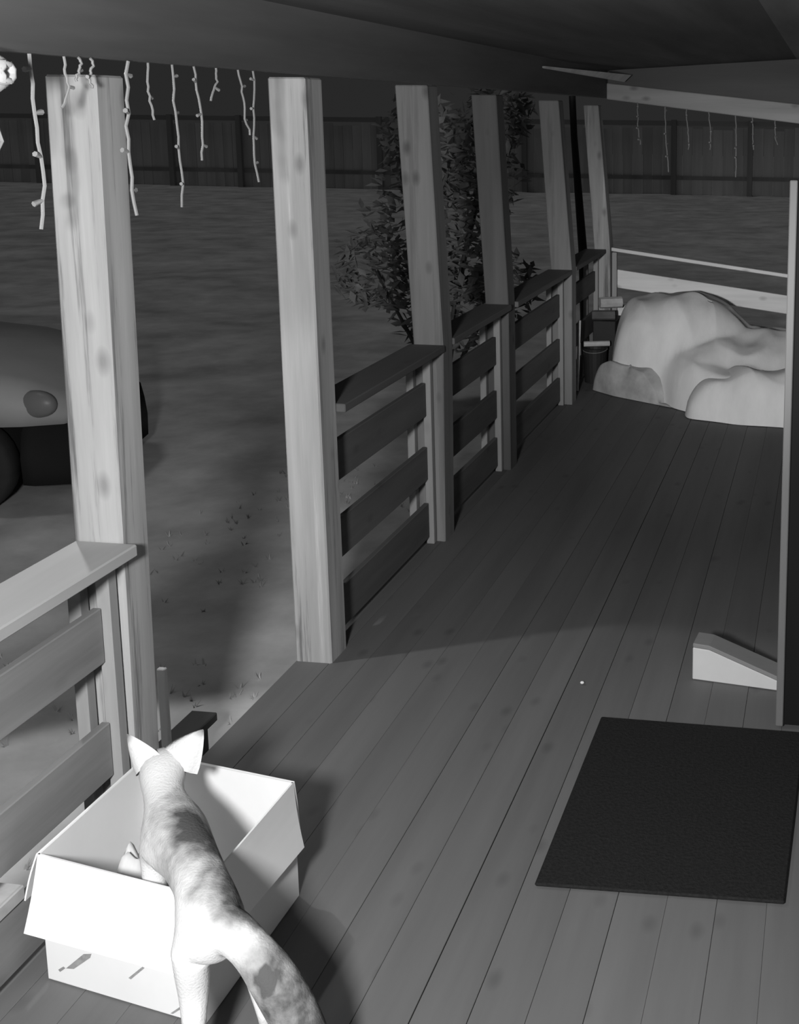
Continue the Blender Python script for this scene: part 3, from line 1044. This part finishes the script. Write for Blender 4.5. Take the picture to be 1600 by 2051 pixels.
sh = thing('shrub', (-1.25, 6.2, -0.31), 'leafy shrub growing outside the railing behind the fourth post', 'shrub')
V, Fc = [], []
rs = random.Random(5)
blobs = [((-1.15, 6.0, 1.9), 0.42), ((-0.85, 6.3, 1.65), 0.36), ((-1.35, 6.3, 1.3), 0.46), ((-0.95, 6.1, 1.0), 0.36), ((-1.2, 6.4, 0.6), 0.45), ((-0.75, 6.5, 2.15), 0.30), ((-0.75, 6.55, 0.75), 0.3), ((-1.7, 6.2, 0.9), 0.35)]
for c, r in blobs:
    for _ in range(330):
        d = Vector((rs.gauss(0, 1), rs.gauss(0, 1), rs.gauss(0, 1))).normalized() * (r * rs.uniform(0.55, 1.05))
        p = Vector(c) + d
        a = Vector((rs.uniform(-1, 1), rs.uniform(-1, 1), rs.uniform(-0.4, 0.6))).normalized()
        b = a.cross(Vector((rs.uniform(-1, 1), rs.uniform(-1, 1), 1))).normalized()
        ln, wd = rs.uniform(0.05, 0.085), rs.uniform(0.02, 0.032)
        o = len(V)
        V += [p - a * ln, p + b * wd + Vector((0, 0, 0.006)), p + a * ln, p - b * wd + Vector((0, 0, 0.006))]
        Fc.append((o, o + 1, o + 2, o + 3))
lf = mk('foliage', V, Fc, M['leaf'], sh)
lf['kind'] = 'stuff'
for c, r in blobs:
    V, Fc = tube([(-1.2, 6.25, -0.33), (lerp(-1.2, c[0], .4), lerp(6.25, c[1], .4), lerp(-0.3, c[2], .5)), c], [0.03, 0.02, 0.008], 6)
    mk('stem', V, Fc, M['bark'], sh)

V, Fc = tube([(-0.27, 7.62, -0.35), (-0.30, 7.62, 0.94), (-0.375, 7.62, 1.95), (-0.39, 7.62, 2.3)], [0.04, 0.04, 0.03, 0.03], 10)
tag(mk('dark_pole', V, Fc, M['dark'], smooth=True), 'dark leaning pole outside, seen between the fifth post and the corner post', 'pole')

V, Fc = [], []
rs = random.Random(9)
for _ in range(1500):
    x, y = rs.uniform(-3.4, -0.25), rs.uniform(-0.6, 6.5)
    if noise.noise(Vector((x * 1.1, y * 1.1, 8))) < rs.uniform(-0.2, 0.5):
        continue
    if (x < -1.9 and 2.6 < y < 6.2) or (-0.62 < x < -0.15 and 0.1 < y < 1.3) or (-0.3 < x and y > 1.2) or (x < -0.3 and y > 5.2):
        continue
    z = -0.31 + 0.05 * noise.noise(Vector((x * 0.5, y * 0.5, 0))) + 0.022 * noise.noise(Vector((x * 2.3, y * 2.3, 3)))
    for b in range(4):
        a = rs.uniform(0, 6.28)
        h = rs.uniform(0.012, 0.032)
        dx, dy = math.cos(a), math.sin(a)
        o = len(V)
        V += [(x - dy * 0.006, y + dx * 0.006, z - 0.01), (x + dy * 0.006, y - dx * 0.006, z - 0.01), (x + dx * h * 1.0, y + dy * h * 1.0, z + h)]
        Fc.append((o, o + 1, o + 2))
g = tag(mk('grass_tufts', V, Fc, M['grass']), 'short dry grass tufts scattered over the yard soil by the porch', 'grass')
g['kind'] = 'stuff'
# small pale pebble on the deck
V, Fc = ball((1.02, 1.26, 0.006), 0.007, 8, (1.2, 1, 0.8))
tag(mk('pebble', V, Fc, M['bulb'], smooth=True), 'tiny pale pebble on the deck between the mat and the second post', 'pebble')
